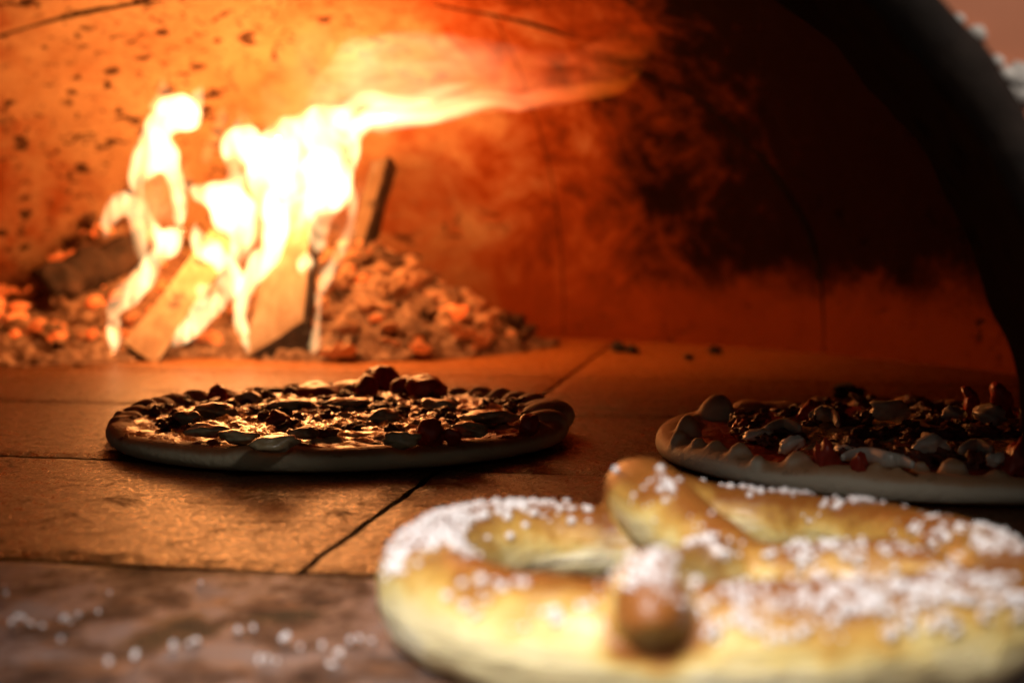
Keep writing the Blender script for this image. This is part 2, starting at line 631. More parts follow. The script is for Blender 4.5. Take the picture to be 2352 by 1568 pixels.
obj('inner_wall', wall_with_mouth(0.625, A_R + 0.003, -1.25, 0.8, 0.6), M['soot'], oven, False)
# crumbs of lime plaster left along the outer lip of the arch
for (X, Y, r) in ((2240, 78, 0.0032), (2318, 178, 0.0035), (2345, 215, 0.0048), (2352, 185, 0.006), (2200, 45, 0.002), (2290, 140, 0.0022)):
    bm = bmesh.new()
    p = at(X, Y, 0.476)
    add_ball(bm, p, r * 1.2, r, r, 2, 0.35, X)
    obj('plaster_crumb', bm, M['lime'], oven, True)

exec_fire = True
# ================================================================== FIRE
M['ash'] = mat_simple('ash', [(0.3, (0.05, 0.022, 0.012)), (0.5, (0.24, 0.13, 0.075)), (0.72, (0.50, 0.33, 0.22))], 75, 0.95, 0.8, 0.006)
def mat_ember(name, glow, thr):
    k = NT(name)
    info = k.n.new('ShaderNodeObjectInfo')
    rnd = info.outputs['Random']
    ofs = k.n.new('ShaderNodeVectorMath')
    ofs.operation = 'ADD'
    k.link(k.vec, ofs.inputs[0])
    k.link(info.outputs['Location'], ofs.inputs[1])
    n1 = k.noise(60, 4, 0.65, 0.6, ofs.outputs[0])
    ashy = k.math('ADD', k.math('MULTIPLY', n1, 0.7), k.math('MULTIPLY', rnd, 0.4))
    k.color(k.ramp(ashy, [(0.32, (0.03, 0.016, 0.010)), (0.46, (0.30, 0.15, 0.075)), (0.7, (0.66, 0.42, 0.25))]))
    k.set(Roughness=0.95)
    n2 = k.noise(45, 3, 0.6, 1.2, ofs.outputs[0])
    g = k.math('MULTIPLY', k.smooth(n2, thr, thr + 0.2), k.smooth(rnd, 0.25, 0.8))
    k._in(k.b.inputs['Emission Color'], (1.0, 0.11, 0.012, 1))
    k.link(k.math('MULTIPLY', g, glow), k.b.inputs['Emission Strength'])
    k.bump(n1, 0.7, 0.004)
    return k.m
M['ember'] = mat_ember('ember_coal', 3.2, 0.44)
M['cinder'] = mat_ember('pale_cinder', 1.5, 0.50)
M['coal'] = mat_simple('charcoal', [(0.3, (0.01, 0.008, 0.007)), (0.7, (0.04, 0.028, 0.02))], 90, 0.8, 0.7, 0.003)

CONES = [(-0.165, 1.51, 0.105, 0.20), (-0.42, 1.55, 0.135, 0.17), (-0.52, 1.46, 0.055, 0.17), (-0.30, 1.47, 0.035, 0.12),
         (-0.20, 1.46, 0.022, 0.10), (-0.44, 1.41, 0.028, 0.13), (-0.03, 1.50, 0.022, 0.08)]
def mound(x, y):
    h = -0.004
    for cx, cy, hh, rr in CONES:
        d = math.hypot(x - cx, y - cy) / rr
        if d < 1:
            h = max(h, hh * (1 - d ** 1.15))
    return h + (0.007 * nz((x, y, 0), 30) + 0.006 * nz((x, y, 2), 75) + 0.004 * nz((x, y, 4), 150) if h > 0 else 0)
bm = bmesh.new()
nx, ny = 260, 140
g = [[None] * (ny + 1) for _ in range(nx + 1)]
for i in range(nx + 1):
    for j in range(ny + 1):
        x, y = -0.72 + 0.80 * i / nx, 1.27 + 0.40 * j / ny
        g[i][j] = bm.verts.new((x, y, mound(x, y)))
for i in range(nx):
    for j in range(ny):
        q = (g[i][j], g[i + 1][j], g[i + 1][j + 1], g[i][j + 1])
        if max(w.co.z for w in q) > -0.002 and (Vector((q[0].co.x, q[0].co.y, 0)) - DC).length < 0.70:
            bm.faces.new(q)
bmesh.ops.delete(bm, geom=[v for v in bm.verts if not v.link_faces], context='VERTS')
ash = obj('ash', bm, M['ash'], None, True)
ash['kind'] = 'stuff'
tag(ash, 'heap of grey ash and cinders under the burning logs', 'ash')

EMB = []
for s in range(7):
    b2 = bmesh.new()
    add_ball(b2, (0, 0, 0), 1.0, random.uniform(0.6, 0.95), random.uniform(0.5, 0.8), 2, 1.1, s * 3.7)
    me = bpy.data.meshes.new('ember')
    b2.to_mesh(me)
    b2.free()
    for p in me.polygons:
        p.use_smooth = s % 2 == 0
    pale = me.copy()
    me.materials.append(M['ember'])
    pale.materials.append(M['cinder'])
    EMB.append((me, pale))
def ember(p, r, label, group, pale=0):
    o = bpy.data.objects.new('ember', EMB[random.randrange(len(EMB))][pale])
    COL.objects.link(o)
    o.location = p
    o.scale = (r, r, r)
    o.rotation_euler = (random.uniform(-0.6, 0.6), random.uniform(-0.6, 0.6), random.uniform(0, 6.28))
    tag(o, label, 'ember', group)
    return o
random.seed(21)
cnt = 0
while cnt < 165:                                    # slope right of the logs
    a = random.uniform(-2.9, 0.5)
    d = random.random() ** 0.7 * 0.195
    x, y = -0.165 + math.cos(a) * d, 1.51 + math.sin(a) * d
    h = mound(x, y)
    if h < -0.001 or x < -0.235:
        continue
    r = 0.004 + 0.0105 * random.random() ** 1.5
    ember((x, y, max(h + r * 0.25, r * 0.55)), r, 'ashy ember in the tall heap right of the burning logs', 'embers heaped right of the logs', int(x > -0.20 and random.random() < 0.85))
    cnt += 1
cnt = 0
while cnt < 120:                                    # left of and behind the logs
    x, y = random.uniform(-0.60, -0.27), random.uniform(1.33, 1.56)
    h = mound(x, y)
    if h < 0.0 or (Vector((x, y, 0)) - DC).length > 0.66 or (x > -0.37 and y < 1.39):
        continue
    r = random.uniform(0.0055, 0.0125)
    ember((x, y, max(h + r * 0.25, r * 0.55)), r, 'red glowing ember in the low heap left of and behind the logs', 'embers heaped left of the logs')
    cnt += 1
for (X, Y) in ((1065, 775), (1090, 770), (1125, 785), (1155, 768), (1165, 790), (1010, 790), (985, 800), (1100, 795)):
    p = gp(X, Y + 14)
    r = random.uniform(0.006, 0.0085)
    ember((p.x, p.y, r * 0.6), r, 'pale cinder at the right foot of the ember heap', 'cinders at the foot of the heap', 1)
def crumb(X, Y, r, label):
    p = gp(X, Y)
    bm = bmesh.new()
    add_ball(bm, (p.x, p.y, r * 0.55), r, r * 0.8, r * 0.7, 2, 0.8, X * 0.13)
    add_ball(bm, (p.x + r * 0.9, p.y - r * 0.2, r * 0.3), r * 0.5, r * 0.5, r * 0.4, 2, 0.8, X * 0.19)
    tag(obj('charcoal_crumb', bm, M['coal'], None, False, (p.x, p.y, 0)), label, 'charcoal')
crumb(1420, 808, 0.0075, 'black charcoal crumb near the back wall, right of the ember heap')
crumb(1450, 810, 0.006, 'small black charcoal crumb touching another near the back wall')
crumb(1640, 812, 0.006, 'tiny black charcoal crumb by the back wall, midway to the arch')
crumb(1580, 826, 0.004, 'speck of charcoal on the bare floor between two bigger crumbs')
crumb(1945, 908, 0.0085, 'black charcoal lump on the floor just behind the right pizza')
crumb(1925, 914, 0.004, 'speck of charcoal beside the lump behind the right pizza')

# firewood
def mat_wood(name='split_wood', tone=1.0, thr=0.56):
    k = NT(name)
    q = k.mapping((60, 60, 7))
    n1 = k.noise(1.0, 5, 0.6, 0.6, q)
    col = k.ramp(n1, [(0.3, (0.30, 0.16, 0.08)), (0.5, (0.46, 0.29, 0.16)), (0.7, (0.56, 0.40, 0.26))])
    ch = k.noise(13, 5, 0.65)
    col = k.mix(k.smooth(ch, thr, thr + 0.1, 0, 0.85), col, (0.03, 0.015, 0.009))
    col = k.mix(1.0, col, (tone, tone, tone), 'MULTIPLY')
    k.color(col).set(Roughness=0.75)
    k.bump(n1, 0.6, 0.002)
    return k.m
M['wood'] = mat_wood()
M['darker'] = mat_wood('darker_wood', 0.35, 0.50)  # same wood, darker overall and with more char patches
M['bark'] = mat_simple('charred_bark_end_shade', [(0.3, (0.012, 0.008, 0.006)), (0.55, (0.05, 0.026, 0.016)), (0.75, (0.11, 0.06, 0.036))], 45, 0.9, 0.9, 0.005)
def split_log(end, vec, label, bark_edge, n=16, taper=0.92, wood='wood'):
    """end: polygon of the near cut face, vec: the log's length"""
    c = sum(end, Vector()) / len(end)
    base = Vector((c.x, c.y, min(p.z for p in end)))
    t = thing('firewood_log', label, 'log', base)
    sub = []
    for i in range(len(end)):
        a, b = end[i], end[(i + 1) % len(end)]
        for k in range(5):
            sub.append(a.lerp(b, k / 5))
    bm = bmesh.new()
    rows = []
    for i in range(n + 1):
        s = i / n
        row = []
        for p in sub:
            q = c + (p - c) * (1 + (taper - 1) * s) + vec * s
            q = q + (p - c).normalized() * 0.0035 * nz((p.x * 40, p.z * 40, s * 2.2), 1.0, 2)
            row.append(bm.verts.new(q))
        rows.append(row)
    m = len(sub)
    for i in range(n):
        for j in range(m):
            bm.faces.new((rows[i][j], rows[i][(j + 1) % m], rows[i + 1][(j + 1) % m], rows[i + 1][j]))
    cap = bm.faces.new(rows[0][::-1])
    bm.faces.new(rows[-1])
    bmesh.ops.recalc_face_normals(bm, faces=bm.faces)
    cap.material_index = 1  # near cut end coloured dark like the bark, in place of its shade
    strip = []
    for i in range(n + 1):
        strip.append([rows[i][(bark_edge * 5 + k) % m].co.copy() for k in range(6)])
    obj('wood', bm, M[wood], t, False).data.materials.append(M['bark'])
    bm = bmesh.new()
    lay = []
    for i in range(n + 1):
        mid = c + vec * (i / n)
        outs, ins = [], []
        for k, p in enumerate(strip[i]):
            d = (p - mid).normalized()
            outs.append(bm.verts.new(p + d * (0.004 + 0.0025 * nz(p, 60))))
            ins.append(bm.verts.new(p - d * 0.001))
        lay.append(outs + ins[::-1])
    for i in range(n):
        L = len(lay[0])
        for j in range(L):
            bm.faces.new((lay[i][j], lay[i][(j + 1) % L], lay[i + 1][(j + 1) % L], lay[i + 1][j]))
    bm.faces.new(lay[0][::-1])
    bm.faces.new(lay[-1])
    bmesh.ops.recalc_face_normals(bm, faces=bm.faces)
    obj('bark', bm, M['bark'], t, True)
    return t
def A(X, Y, z):
    return at(X, Y, z)
split_log([A(571, 819, 1.335), A(695, 739, 1.345), A(709, 824, 1.335)], A(668, 470, 1.40) - A(640, 790, 1.335),
          'thick split log standing in the fire with a dark triangular cut end', 1)
split_log([A(283, 782, 1.335), A(352, 836, 1.325), A(300, 838, 1.345)], A(520, 555, 1.44) - A(320, 815, 1.335),
          'pale split log leaning back to the right, lowest end nearest the pizza', 1)
split_log([A(730, 815, 1.40), A(738, 700, 1.41), A(785, 690, 1.41), A(806, 812, 1.40)], A(800, 640, 1.50) - A(768, 800, 1.40),
          'short brown log block between the thick split log and the ember heap', 0)
split_log([A(735, 790, 1.46), A(770, 780, 1.45), A(790, 800, 1.47)], A(885, 372, 1.53) - A(765, 790, 1.46),
          'tall thin split stick behind the flames leaning right against the wall', 1, wood='darker')
# charred round log on the left heap
t = thing('charred_log', 'dark charred round log lying on the embers by the left wall', 'log', (A(190, 650, 1.47).x, A(190, 650, 1.47).y, 0.03))
bm = bmesh.new()
a, b = A(105, 668, 1.44), A(330, 575, 1.50)
pts = [a.lerp(b, i / 24) + Vector((0, 0, 0.004 * nz((i * 0.3, 0, 0), 1))) for i in range(25)]
add_tube(bm, pts, [0.026 * (0.9 + 0.18 * nz((i * 0.4, 2, 0), 1)) for i in range(25)], 20)
for v in bm.verts:
    v.co += Vector((nz(v.co, 50, 1), nz(v.co, 50, 2), nz(v.co, 50, 3))) * 0.005
obj('bark', bm, M['bark'], t, True)
for (X, Y, r) in ((212, 508, 0.011), (205, 545, 0.009), (228, 530, 0.008)):
    p = A(X, Y, 1.56)
    ember((p.x, p.y, p.z), r, 'red glowing ember caught high on the heap by the left wall', 'embers high on the left heap')

# flames: closed tongues of glowing gas, each with its own thickness
FIRE_X = gp(560, 820).x
def mat_flame(name, col, strength, var=None, stretch=(1, 1, 0.36), scale=30, dist=0.9, fade=None, step=0.25):
    """glowing gas; var = (low, high) noise levels between which the gas goes from clear to full, plus the clear level"""
    k = NT(name)
    k.n.remove(k.b)
    e = k.n.new('ShaderNodeEmission')
    e.inputs[0].default_value = (*col, 1)
    e.inputs[1].default_value = strength
    if var or fade:
        sv = strength
        if var:
            nn = k.noise(scale, 3, 0.55, dist, k.mapping(stretch))
            sv = k.math('MULTIPLY', k.smooth(nn, var[0], var[1], var[2], 1.0), strength)
        if fade:
            x = k.math('ADD', k.xyz()[0], FIRE_X)
            f = k.smooth(x, fade[0], fade[1], 1.0, fade[2])
            sv = k.math('MULTIPLY', sv, f)
            cc = k.mix(k.smooth(x, fade[0], fade[1]), (*col, 1), (*fade[3], 1))
            k.link(cc, e.inputs[0])
        k.link(sv, e.inputs[1])
        k.m.cycles.volume_step_rate = step
    k.link(e.outputs[0], k.out.inputs['Volume'])
    return k.m
HOT, MID = (1.0, 0.57, 0.24), (1.0, 0.46, 0.15)
M['hot'] = mat_flame('flame_hot', HOT, 260, (0.34, 0.60, 0.05), (1, 1, 0.40), 34, 1.2)
M['mid'] = mat_flame('flame_mid', HOT, 120, (0.36, 0.60, 0.05), (1, 1, 0.36), 36, 1.2)
M['thin'] = mat_flame('flame_thin', MID, 42, (0.40, 0.66, 0.0), (1, 1, 0.30), 30, 1.2)
M['body'] = mat_flame('flame_body', HOT, 240, (0.38, 0.60, 0.03), (1, 1, 0.38), 30, 1.3)
fire = thing('fire', 'bright white and orange flames rising from the logs and licking right under the dome', 'fire', gp(560, 820))
def tongue_into(bm, pts, z, thick=0.75, bend=0.0, n=8, seg=14):
    """pts: (X, Y, half width) of the tongue's middle line, z its distance, thickness in proportion to its width"""
    P = catmull([(*p, 0) if len(p) == 3 else p for p in pts], n)
    rings = []
    for i, p in enumerate(P):
        a, b = P[max(i - 1, 0)], P[min(i + 1, len(P) - 1)]
        dx, dy = b[0] - a[0], b[1] - a[1]
        L = math.hypot(dx, dy) or 1
        nx_, ny_ = -dy / L, dx / L
        s = i / (len(P) - 1)
        endf = min(1.0, math.sqrt(max(0.0, s * 8)) + 0.02) * min(1.0, ((1 - s) * 3.2) ** 0.7 + 0.02)
        w = max(1.0, p[2] * endf * 1.12)
        w *= 1 + 0.18 * nz((p[0] * 0.02, p[1] * 0.02, z * 7), 1)
        zz = z + p[3] + bend * s + 0.02 * nz((p[0] * 0.012, p[1] * 0.012, 3.3), 1)
        c = at(p[0], p[1], zz)
        e = at(p[0] + nx_ * w, p[1] + ny_ * w, zz) - c
        d = ray(p[0], p[1]).normalized() * (e.length * thick)
        rings.append([bm.verts.new(c + e * math.cos(q) + d * math.sin(q)) for q in [2 * math.pi * k / seg for k in range(seg)]])
    for a, b in zip(rings, rings[1:]):
        for k in range(seg):
            bm.faces.new((a[k], a[(k + 1) % seg], b[(k + 1) % seg], b[k]))
    bm.faces.new(rings[0][::-1])
    bm.faces.new(rings[-1])
    bmesh.ops.recalc_face_normals(bm, faces=bm.faces)
def tongue(pts, z, m, thick=0.75, bend=0.0):
    bm = bmesh.new()
    tongue_into(bm, pts, z, thick, bend)
    return obj('flame', bm, M[m], fire, True)
def flame(strokes, m, voxel=0.0035, z0=1.33):
    """several tongues that run together into one body of flame"""
    bm = bmesh.new()
    for st in strokes:
        tongue_into(bm, *st)
    me = fused(bm, voxel, 3, 0.5)
    nrm = [v.normal.copy() for v in me.vertices]
    for v, q in zip(me.vertices, nrm):
        w = Vector((v.co.x, v.co.y, v.co.z * 0.45))
        v.co += q * (0.0032 * nz(w, 34, 2) + 0.0026 * nz(w, 80, 5))
    return obj('flame', me, M[m], fire, True)
# left flame with its head and the hook at its side
flame([([(262, 822, 12), (260, 775, 18), (264, 715, 22), (285, 680, 30), (330, 640, 28), (362, 590, 26), (395, 550, 32), (418, 515, 22), (428, 475, 12)], 1.33),
       ([(385, 545, 22), (345, 525, 18), (330, 475, 14), (314, 415, 22), (336, 370, 34), (356, 320, 32), (364, 275, 42), (374, 232, 30)], 1.34),
       ([(412, 530, 16), (412, 470, 16), (400, 410, 20), (380, 350, 34), (370, 300, 34)], 1.345),
       ([(352, 262, 30), (400, 262, 38), (438, 258, 36), (462, 246, 18)], 1.34)], 'hot')
flame([([(240, 550, 6), (250, 508, 18), (280, 472, 26), (310, 478, 24), (318, 520, 18), (324, 575, 16), (334, 630, 14), (322, 668, 8)], 1.35)], 'mid')
tongue([(330, 570, 24), (345, 480, 40), (368, 400, 34), (388, 470, 34), (400, 550, 24)], 1.37, 'thin')
# middle flame
flame([([(388, 808, 8), (412, 775, 18), (445, 745, 22), (490, 694, 30), (528, 640, 24), (508, 600, 22), (472, 568, 28), (450, 535, 30), (452, 505, 16)], 1.31),
       ([(442, 664, 10), (466, 668, 22), (500, 684, 18), (518, 662, 10)], 1.31)], 'hot')
flame([([(535, 625, 6), (548, 585, 16), (556, 540, 30), (542, 495, 48), (505, 455, 44), (458, 442, 30), (430, 422, 14)], 1.35),
       ([(520, 475, 26), (545, 420, 22), (540, 380, 22), (552, 345, 50), (595, 348, 42), (628, 335, 30), (645, 300, 12)], 1.36)], 'hot')
tongue([(470, 380, 6), (478, 355, 14), (498, 300, 14), (518, 255, 14), (536, 235, 5)], 1.37, 'thin')
tongue([(560, 340, 10), (562, 290, 22), (550, 262, 16), (552, 236, 6)], 1.37, 'thin')
tongue([(460, 560, 20), (500, 560, 46), (545, 520, 50), (560, 450, 40), (580, 390, 30)], 1.39, 'thin')
# main body and its feet
flame([([(632, 560, 22), (650, 495, 60), (672, 430, 106), (705, 360, 102), (748, 314, 70), (800, 286, 46), (860, 270, 26), (930, 268, 12)], 1.36, 0.5),
       ([(690, 470, 30), (735, 420, 70), (778, 355, 44), (805, 305, 28), (860, 274, 20), (930, 272, 12)], 1.345, 0.6),
       ([(572, 810, 8), (562, 770, 14), (551, 720, 17), (562, 668, 20), (592, 618, 24), (624, 572, 26), (632, 520, 34), (618, 465, 40), (600, 420, 20)], 1.325),
       ([(728, 585, 14), (732, 550, 22), (742, 500, 28), (762, 450, 42), (786, 390, 34), (795, 330, 24)], 1.335)], 'body')
flame([([(716, 824, 12), (722, 792, 14), (730, 730, 8), (734, 680, 8), (748, 640, 11), (780, 585, 14), (804, 520, 15), (808, 465, 15), (798, 415, 22), (792, 360, 24)], 1.32)], 'mid')
tongue([(742, 650, 8), (756, 595, 26), (782, 520, 34), (792, 440, 20)], 1.37, 'thin')
tongue([(694, 632, 6), (701, 604, 18), (708, 576, 7)], 1.32, 'hot')
tongue([(798, 540, 8), (815, 460, 12), (850, 390, 12), (874, 368, 8)], 1.42, 'thin')
tongue([(600, 560, 14), (640, 520, 50), (690, 500, 54), (735, 520, 20)], 1.38, 'thin')
M['veil'] = mat_flame('flame_veil', (1.0, 0.52, 0.20), 12, (0.38, 0.66, 0.0), (2.4, 2.4, 1.0), 8, 1.0)
SHEET = ((-0.16, 0.13, 0.20, (1.0, 0.13, 0.008)))
M['sheet'] = mat_flame('flame_sheet', (1.0, 0.52, 0.23), 21, (0.36, 0.66, 0.16), (0.75, 2.2, 2.6), 16, 1.3, SHEET)
M['streak'] = mat_flame('flame_streak', (1.0, 0.60, 0.30), 92, (0.28, 0.60, 0.30), (0.6, 2, 2.4), 18, 0.8, (-0.16, 0.10, 0.24, (1.0, 0.16, 0.010)))
tongue([(620, 330, 30), (670, 240, 70), (710, 165, 80), (770, 90, 80), (850, 30, 60), (930, -30, 30)], 1.42, 'veil', 0.5, 0.03)
tongue([(690, 310, 40), (790, 225, 90), (900, 185, 105), (1020, 175, 98), (1150, 180, 76), (1280, 180, 56), (1390, 150, 50), (1470, 110, 34), (1530, 70, 16), (1570, 50, 6)], 1.36, 'sheet', 0.8, -0.03)
tongue([(800, 305, 26), (860, 272, 34), (950, 262, 30), (1030, 250, 28), (1100, 232, 22), (1150, 230, 18), (1195, 236, 20), (1250, 222, 18), (1330, 212, 20), (1400, 204, 26), (1450, 182, 22), (1485, 140, 12)], 1.335, 'streak', 0.9, -0.03)
tongue([(830, 292, 14), (900, 270, 14), (980, 272, 12), (1050, 255, 12), (1110, 238, 10), (1160, 238, 8), (1195, 246, 9), (1240, 236, 7)], 1.33, 'streak', 1.3, -0.03)
tongue([(760, 290, 18), (830, 230, 16), (930, 235, 16), (1000, 215, 14), (1070, 195, 9), (1110, 185, 4)], 1.345, 'streak', 1.0, -0.02)
tongue([(740, 250, 14), (800, 190, 20), (900, 140, 22), (1000, 110, 14), (1080, 100, 6)], 1.38, 'thin', 0.4)
tongue([(680, 260, 12), (720, 190, 16), (760, 110, 14), (830, 60, 6)], 1.40, 'thin', 0.5)
tongue([(1260, 160, 8), (1350, 125, 16), (1420, 90, 20), (1500, 55, 12), (1545, 48, 4)], 1.33, 'sheet', 1.2)
tongue([(1300, 205, 14), (1370, 165, 30), (1440, 140, 30), (1490, 115, 12)], 1.345, 'sheet', 0.8)
for st, zz, mm in (([(366, 262, 26), (378, 222, 20), (370, 178, 5)], 1.34, 'mid'), ([(436, 262, 24), (452, 225, 15), (466, 192, 4)], 1.345, 'mid'),
                   ([(556, 352, 28), (544, 300, 16), (558, 262, 4)], 1.36, 'mid'), ([(606, 350, 24), (622, 305, 14), (616, 262, 4)], 1.365, 'thin'),
                   ([(700, 340, 34), (716, 275, 26), (756, 212, 16), (776, 165, 4)], 1.37, 'thin'), ([(652, 390, 32), (642, 325, 20), (660, 270, 5)], 1.37, 'mid'),
                   ([(440, 440, 20), (424, 400, 12), (432, 365, 4)], 1.35, 'thin'), ([(330, 400, 22), (310, 360, 13), (318, 320, 4)], 1.345, 'thin')):
    tongue(st, zz, mm, 0.6)

# ================================================================== PIZZAS
def mat_crust(name, side, top, burn):
    k = NT(name)
    nzv = k.normal_z()
    n1 = k.noise(60, 5, 0.6)
    up = k.smooth(k.math('ADD', nzv, k.math('MULTIPLY', k.math('SUBTRACT', n1, 0.5), 0.6)), 0.25, 0.85)
    col = k.mix(up, side, top)
    col = k.mix(k.math('MULTIPLY', k.smooth(k.noise(75, 4, 0.6), 0.58, 0.7), k.math('MULTIPLY', up, burn)), col, (0.07, 0.03, 0.015))
    k.color(col).set(Roughness=0.65, Specular_IOR_Level=0.35)
    k.bump(k.math('ADD', k.noise(220, 4), k.math('MULTIPLY', n1, 0.8)), 0.45, 0.0016)
    return k.m
M['crust_a'] = mat_crust('browned_crust', (0.60, 0.52, 0.36), (0.34, 0.14, 0.055), 0.9)
M['crust_b'] = mat_crust('pale_crust', (0.62, 0.54, 0.40), (0.46, 0.25, 0.12), 0.4)
M['sauce'] = mat_simple('tomato_sauce', [(0.3, (0.16, 0.012, 0.006)), (0.55, (0.34, 0.035, 0.012)), (0.75, (0.42, 0.09, 0.025))], 70, 0.28, 0.8, 0.003, 0.5, 5, 240)
M['cheese'] = mat_simple('melted_cheese', [(0.32, (0.34, 0.12, 0.04)), (0.5, (0.62, 0.40, 0.20)), (0.7, (0.74, 0.58, 0.36))], 60, 0.24, 0.9, 0.003, 1.0, 5, 190)
def coat(m, w, r):
    b = m.node_tree.nodes['Principled BSDF']
    b.inputs['Coat Weight'].default_value = w
    b.inputs['Coat Roughness'].default_value = r
coat(M['cheese'], 0.8, 0.16)
coat(M['sauce'], 0.35, 0.2)
M['veg'] = mat_simple('pale_slice', [(0.3, (0.22, 0.11, 0.045)), (0.52, (0.46, 0.36, 0.20)), (0.7, (0.60, 0.52, 0.36))], 75, 0.28, 0.6, 0.002, 0.6)
coat(M['veg'], 0.5, 0.18)
M['meat'] = mat_simple('browned_meat', [(0.3, (0.05, 0.013, 0.007)), (0.55, (0.17, 0.042, 0.020)), (0.75, (0.30, 0.095, 0.045))], 130, 0.38, 0.9, 0.003, 0.5)
M['tomato'] = mat_simple('red_tomato', [(0.3, (0.26, 0.018, 0.010)), (0.7, (0.44, 0.05, 0.02))], 60, 0.32, 0.4, 0.0015, 0.5)
M['onion'] = mat_simple('white_onion', [(0.3, (0.44, 0.39, 0.31)), (0.7, (0.66, 0.62, 0.53))], 70, 0.3, 0.3, 0.001, 0.5)

def dough(C, rad, thick, inner, bumps, wob, seed):
    bm = bmesh.new()
    NT_, prof = 120, []
    # lower body with a round side, a raised rim and a lower middle
    prof = [(0.0, 0.0), (0.95, 0.0), (0.985, 0.12), (1.0, 0.40), (0.995, 0.70), (0.975, 0.92), (0.945, 1.0), (0.90, 0.96), (0.86, inner), (0.0, inner)]
    rows = []
    for (r, h) in prof:
        row = []
        for j in range(NT_):
            th = 2 * math.pi * j / NT_
            rr = rad * (1 + wob * nz((math.cos(th), math.sin(th), 0), 1.4, seed) + 0.4 * wob * nz((math.cos(th), math.sin(th), 0), 4, seed))
            hh = thick * h * (1 + (0.22 * nz((math.cos(th), math.sin(th), 0), 3.0, seed + 3) if 0.3 < h else 0))
            row.append(bm.verts.new((C.x + math.cos(th) * rr * r, C.y + math.sin(th) * rr * r, hh + 0.0005)))
        rows.append(row)
    for i in range(1, len(prof) - 2):
        for j in range(NT_):
            bm.faces.new((rows[i][j], rows[i][(j + 1) % NT_], rows[i + 1][(j + 1) % NT_], rows[i + 1][j]))
    bm.faces.new(rows[1][::-1])
    bm.faces.new(rows[-2])
    for row in (rows[0], rows[-1]):
        for v in row:
            bm.verts.remove(v)
    for (p, rx, rz) in bumps:
        add_ball(bm, p, rx, rx * 0.9, rz, 3, 0.12, p.x * 91)
    bmesh.ops.recalc_face_normals(bm, faces=bm.faces)
    return fused(bm, 0.0018, 4, 0.5)
def layer(C, rad, h0, amp, wob, seed, sc=60, dome=0.0, edge=0.5, hole=None):
    """an uneven spread (sauce, cheese) with a ragged outline and a thickness"""
    bm = bmesh.new()
    NTH, NR = 200, 56
    rows = []
    c = bm.verts.new((C.x, C.y, h0 + dome))
    for i in range(1, NR + 1):
        f = i / NR
        row = []
        for j in range(NTH):
            th = 2 * math.pi * j / NTH
            d = Vector((math.cos(th), math.sin(th), 0))
            rr = rad * (1 + wob * nz(d, 1.6, seed) + wob * 0.6 * nz(d, 5, seed) + wob * 0.3 * nz(d, 14, seed))
            p = Vector((C.x + d.x * rr * f, C.y + d.y * rr * f, 0))
            z = h0 + dome * (1 - f * f) + amp * (nz(p, sc, seed) + 0.6 * nz(p, sc * 2.3, seed) + 0.35 * nz(p, sc * 5, seed))
            if f > 0.93:
                z -= edge * 0.004 * ((f - 0.93) / 0.07) ** 2
            row.append(bm.verts.new((p.x, p.y, z)))
        rows.append(row)
    for j in range(NTH):
        bm.faces.new((c, rows[0][j], rows[0][(j + 1) % NTH]))
    for a, b in zip(rows, rows[1:]):
        for j in range(NTH):
            bm.faces.new((a[j], b[j], b[(j + 1) % NTH], a[(j + 1) % NTH]))
    low = [bm.verts.new((v.co.x, v.co.y, v.co.z - 0.004)) for v in rows[-1]]
    for j in range(NTH):
        bm.faces.new((rows[-1][j], low[j], low[(j + 1) % NTH], rows[-1][(j + 1) % NTH]))
    bmesh.ops.recalc_face_normals(bm, faces=bm.faces)
    return bm
def slice_bm(p, r, t, tilt, seed):
    """a curled slice: thick rounded edge, dished middle"""
    from mathutils import Euler
    rot = Euler((tilt[0], tilt[1], seed)).to_matrix()
    bm = bmesh.new()
    prof = [(0.0, -0.5), (0.8, -0.5), (0.97, -0.3), (1.0, 0.05), (0.94, 0.42), (0.8, 0.5), (0.55, 0.42), (0.0, 0.36)]
    seg = 26
    rows = []
    for (f, h) in prof:
        row = []
        for j in range(seg):
            th = 2 * math.pi * j / seg
            rr = r * f * (1 + 0.30 * nz((math.cos(th), math.sin(th), 0), 1.2, seed))
            z = t * h + 0.05 * r * f * f * math.cos(2 * th + seed)
            q = rot @ Vector((math.cos(th) * rr, math.sin(th) * rr * 0.85, z))
            row.append(bm.verts.new(q + p))
        rows.append(row)
    for a, b in zip(rows, rows[1:]):
        for j in range(seg):
            bm.faces.new((a[j], a[(j + 1) % seg], b[(j + 1) % seg], b[j]))
    bmesh.ops.remove_doubles(bm, verts=bm.verts, dist=1e-6)
    bmesh.ops.recalc_face_normals(bm, faces=bm.faces)
    return bm
def lump_bm(p, r, rz, seed, rough=0.7, sub=3):
    bm = bmesh.new()
    add_ball(bm, p, r, r * random.uniform(0.7, 1.0), rz, sub, rough, seed, rnd_rot(0.4))
    return bm

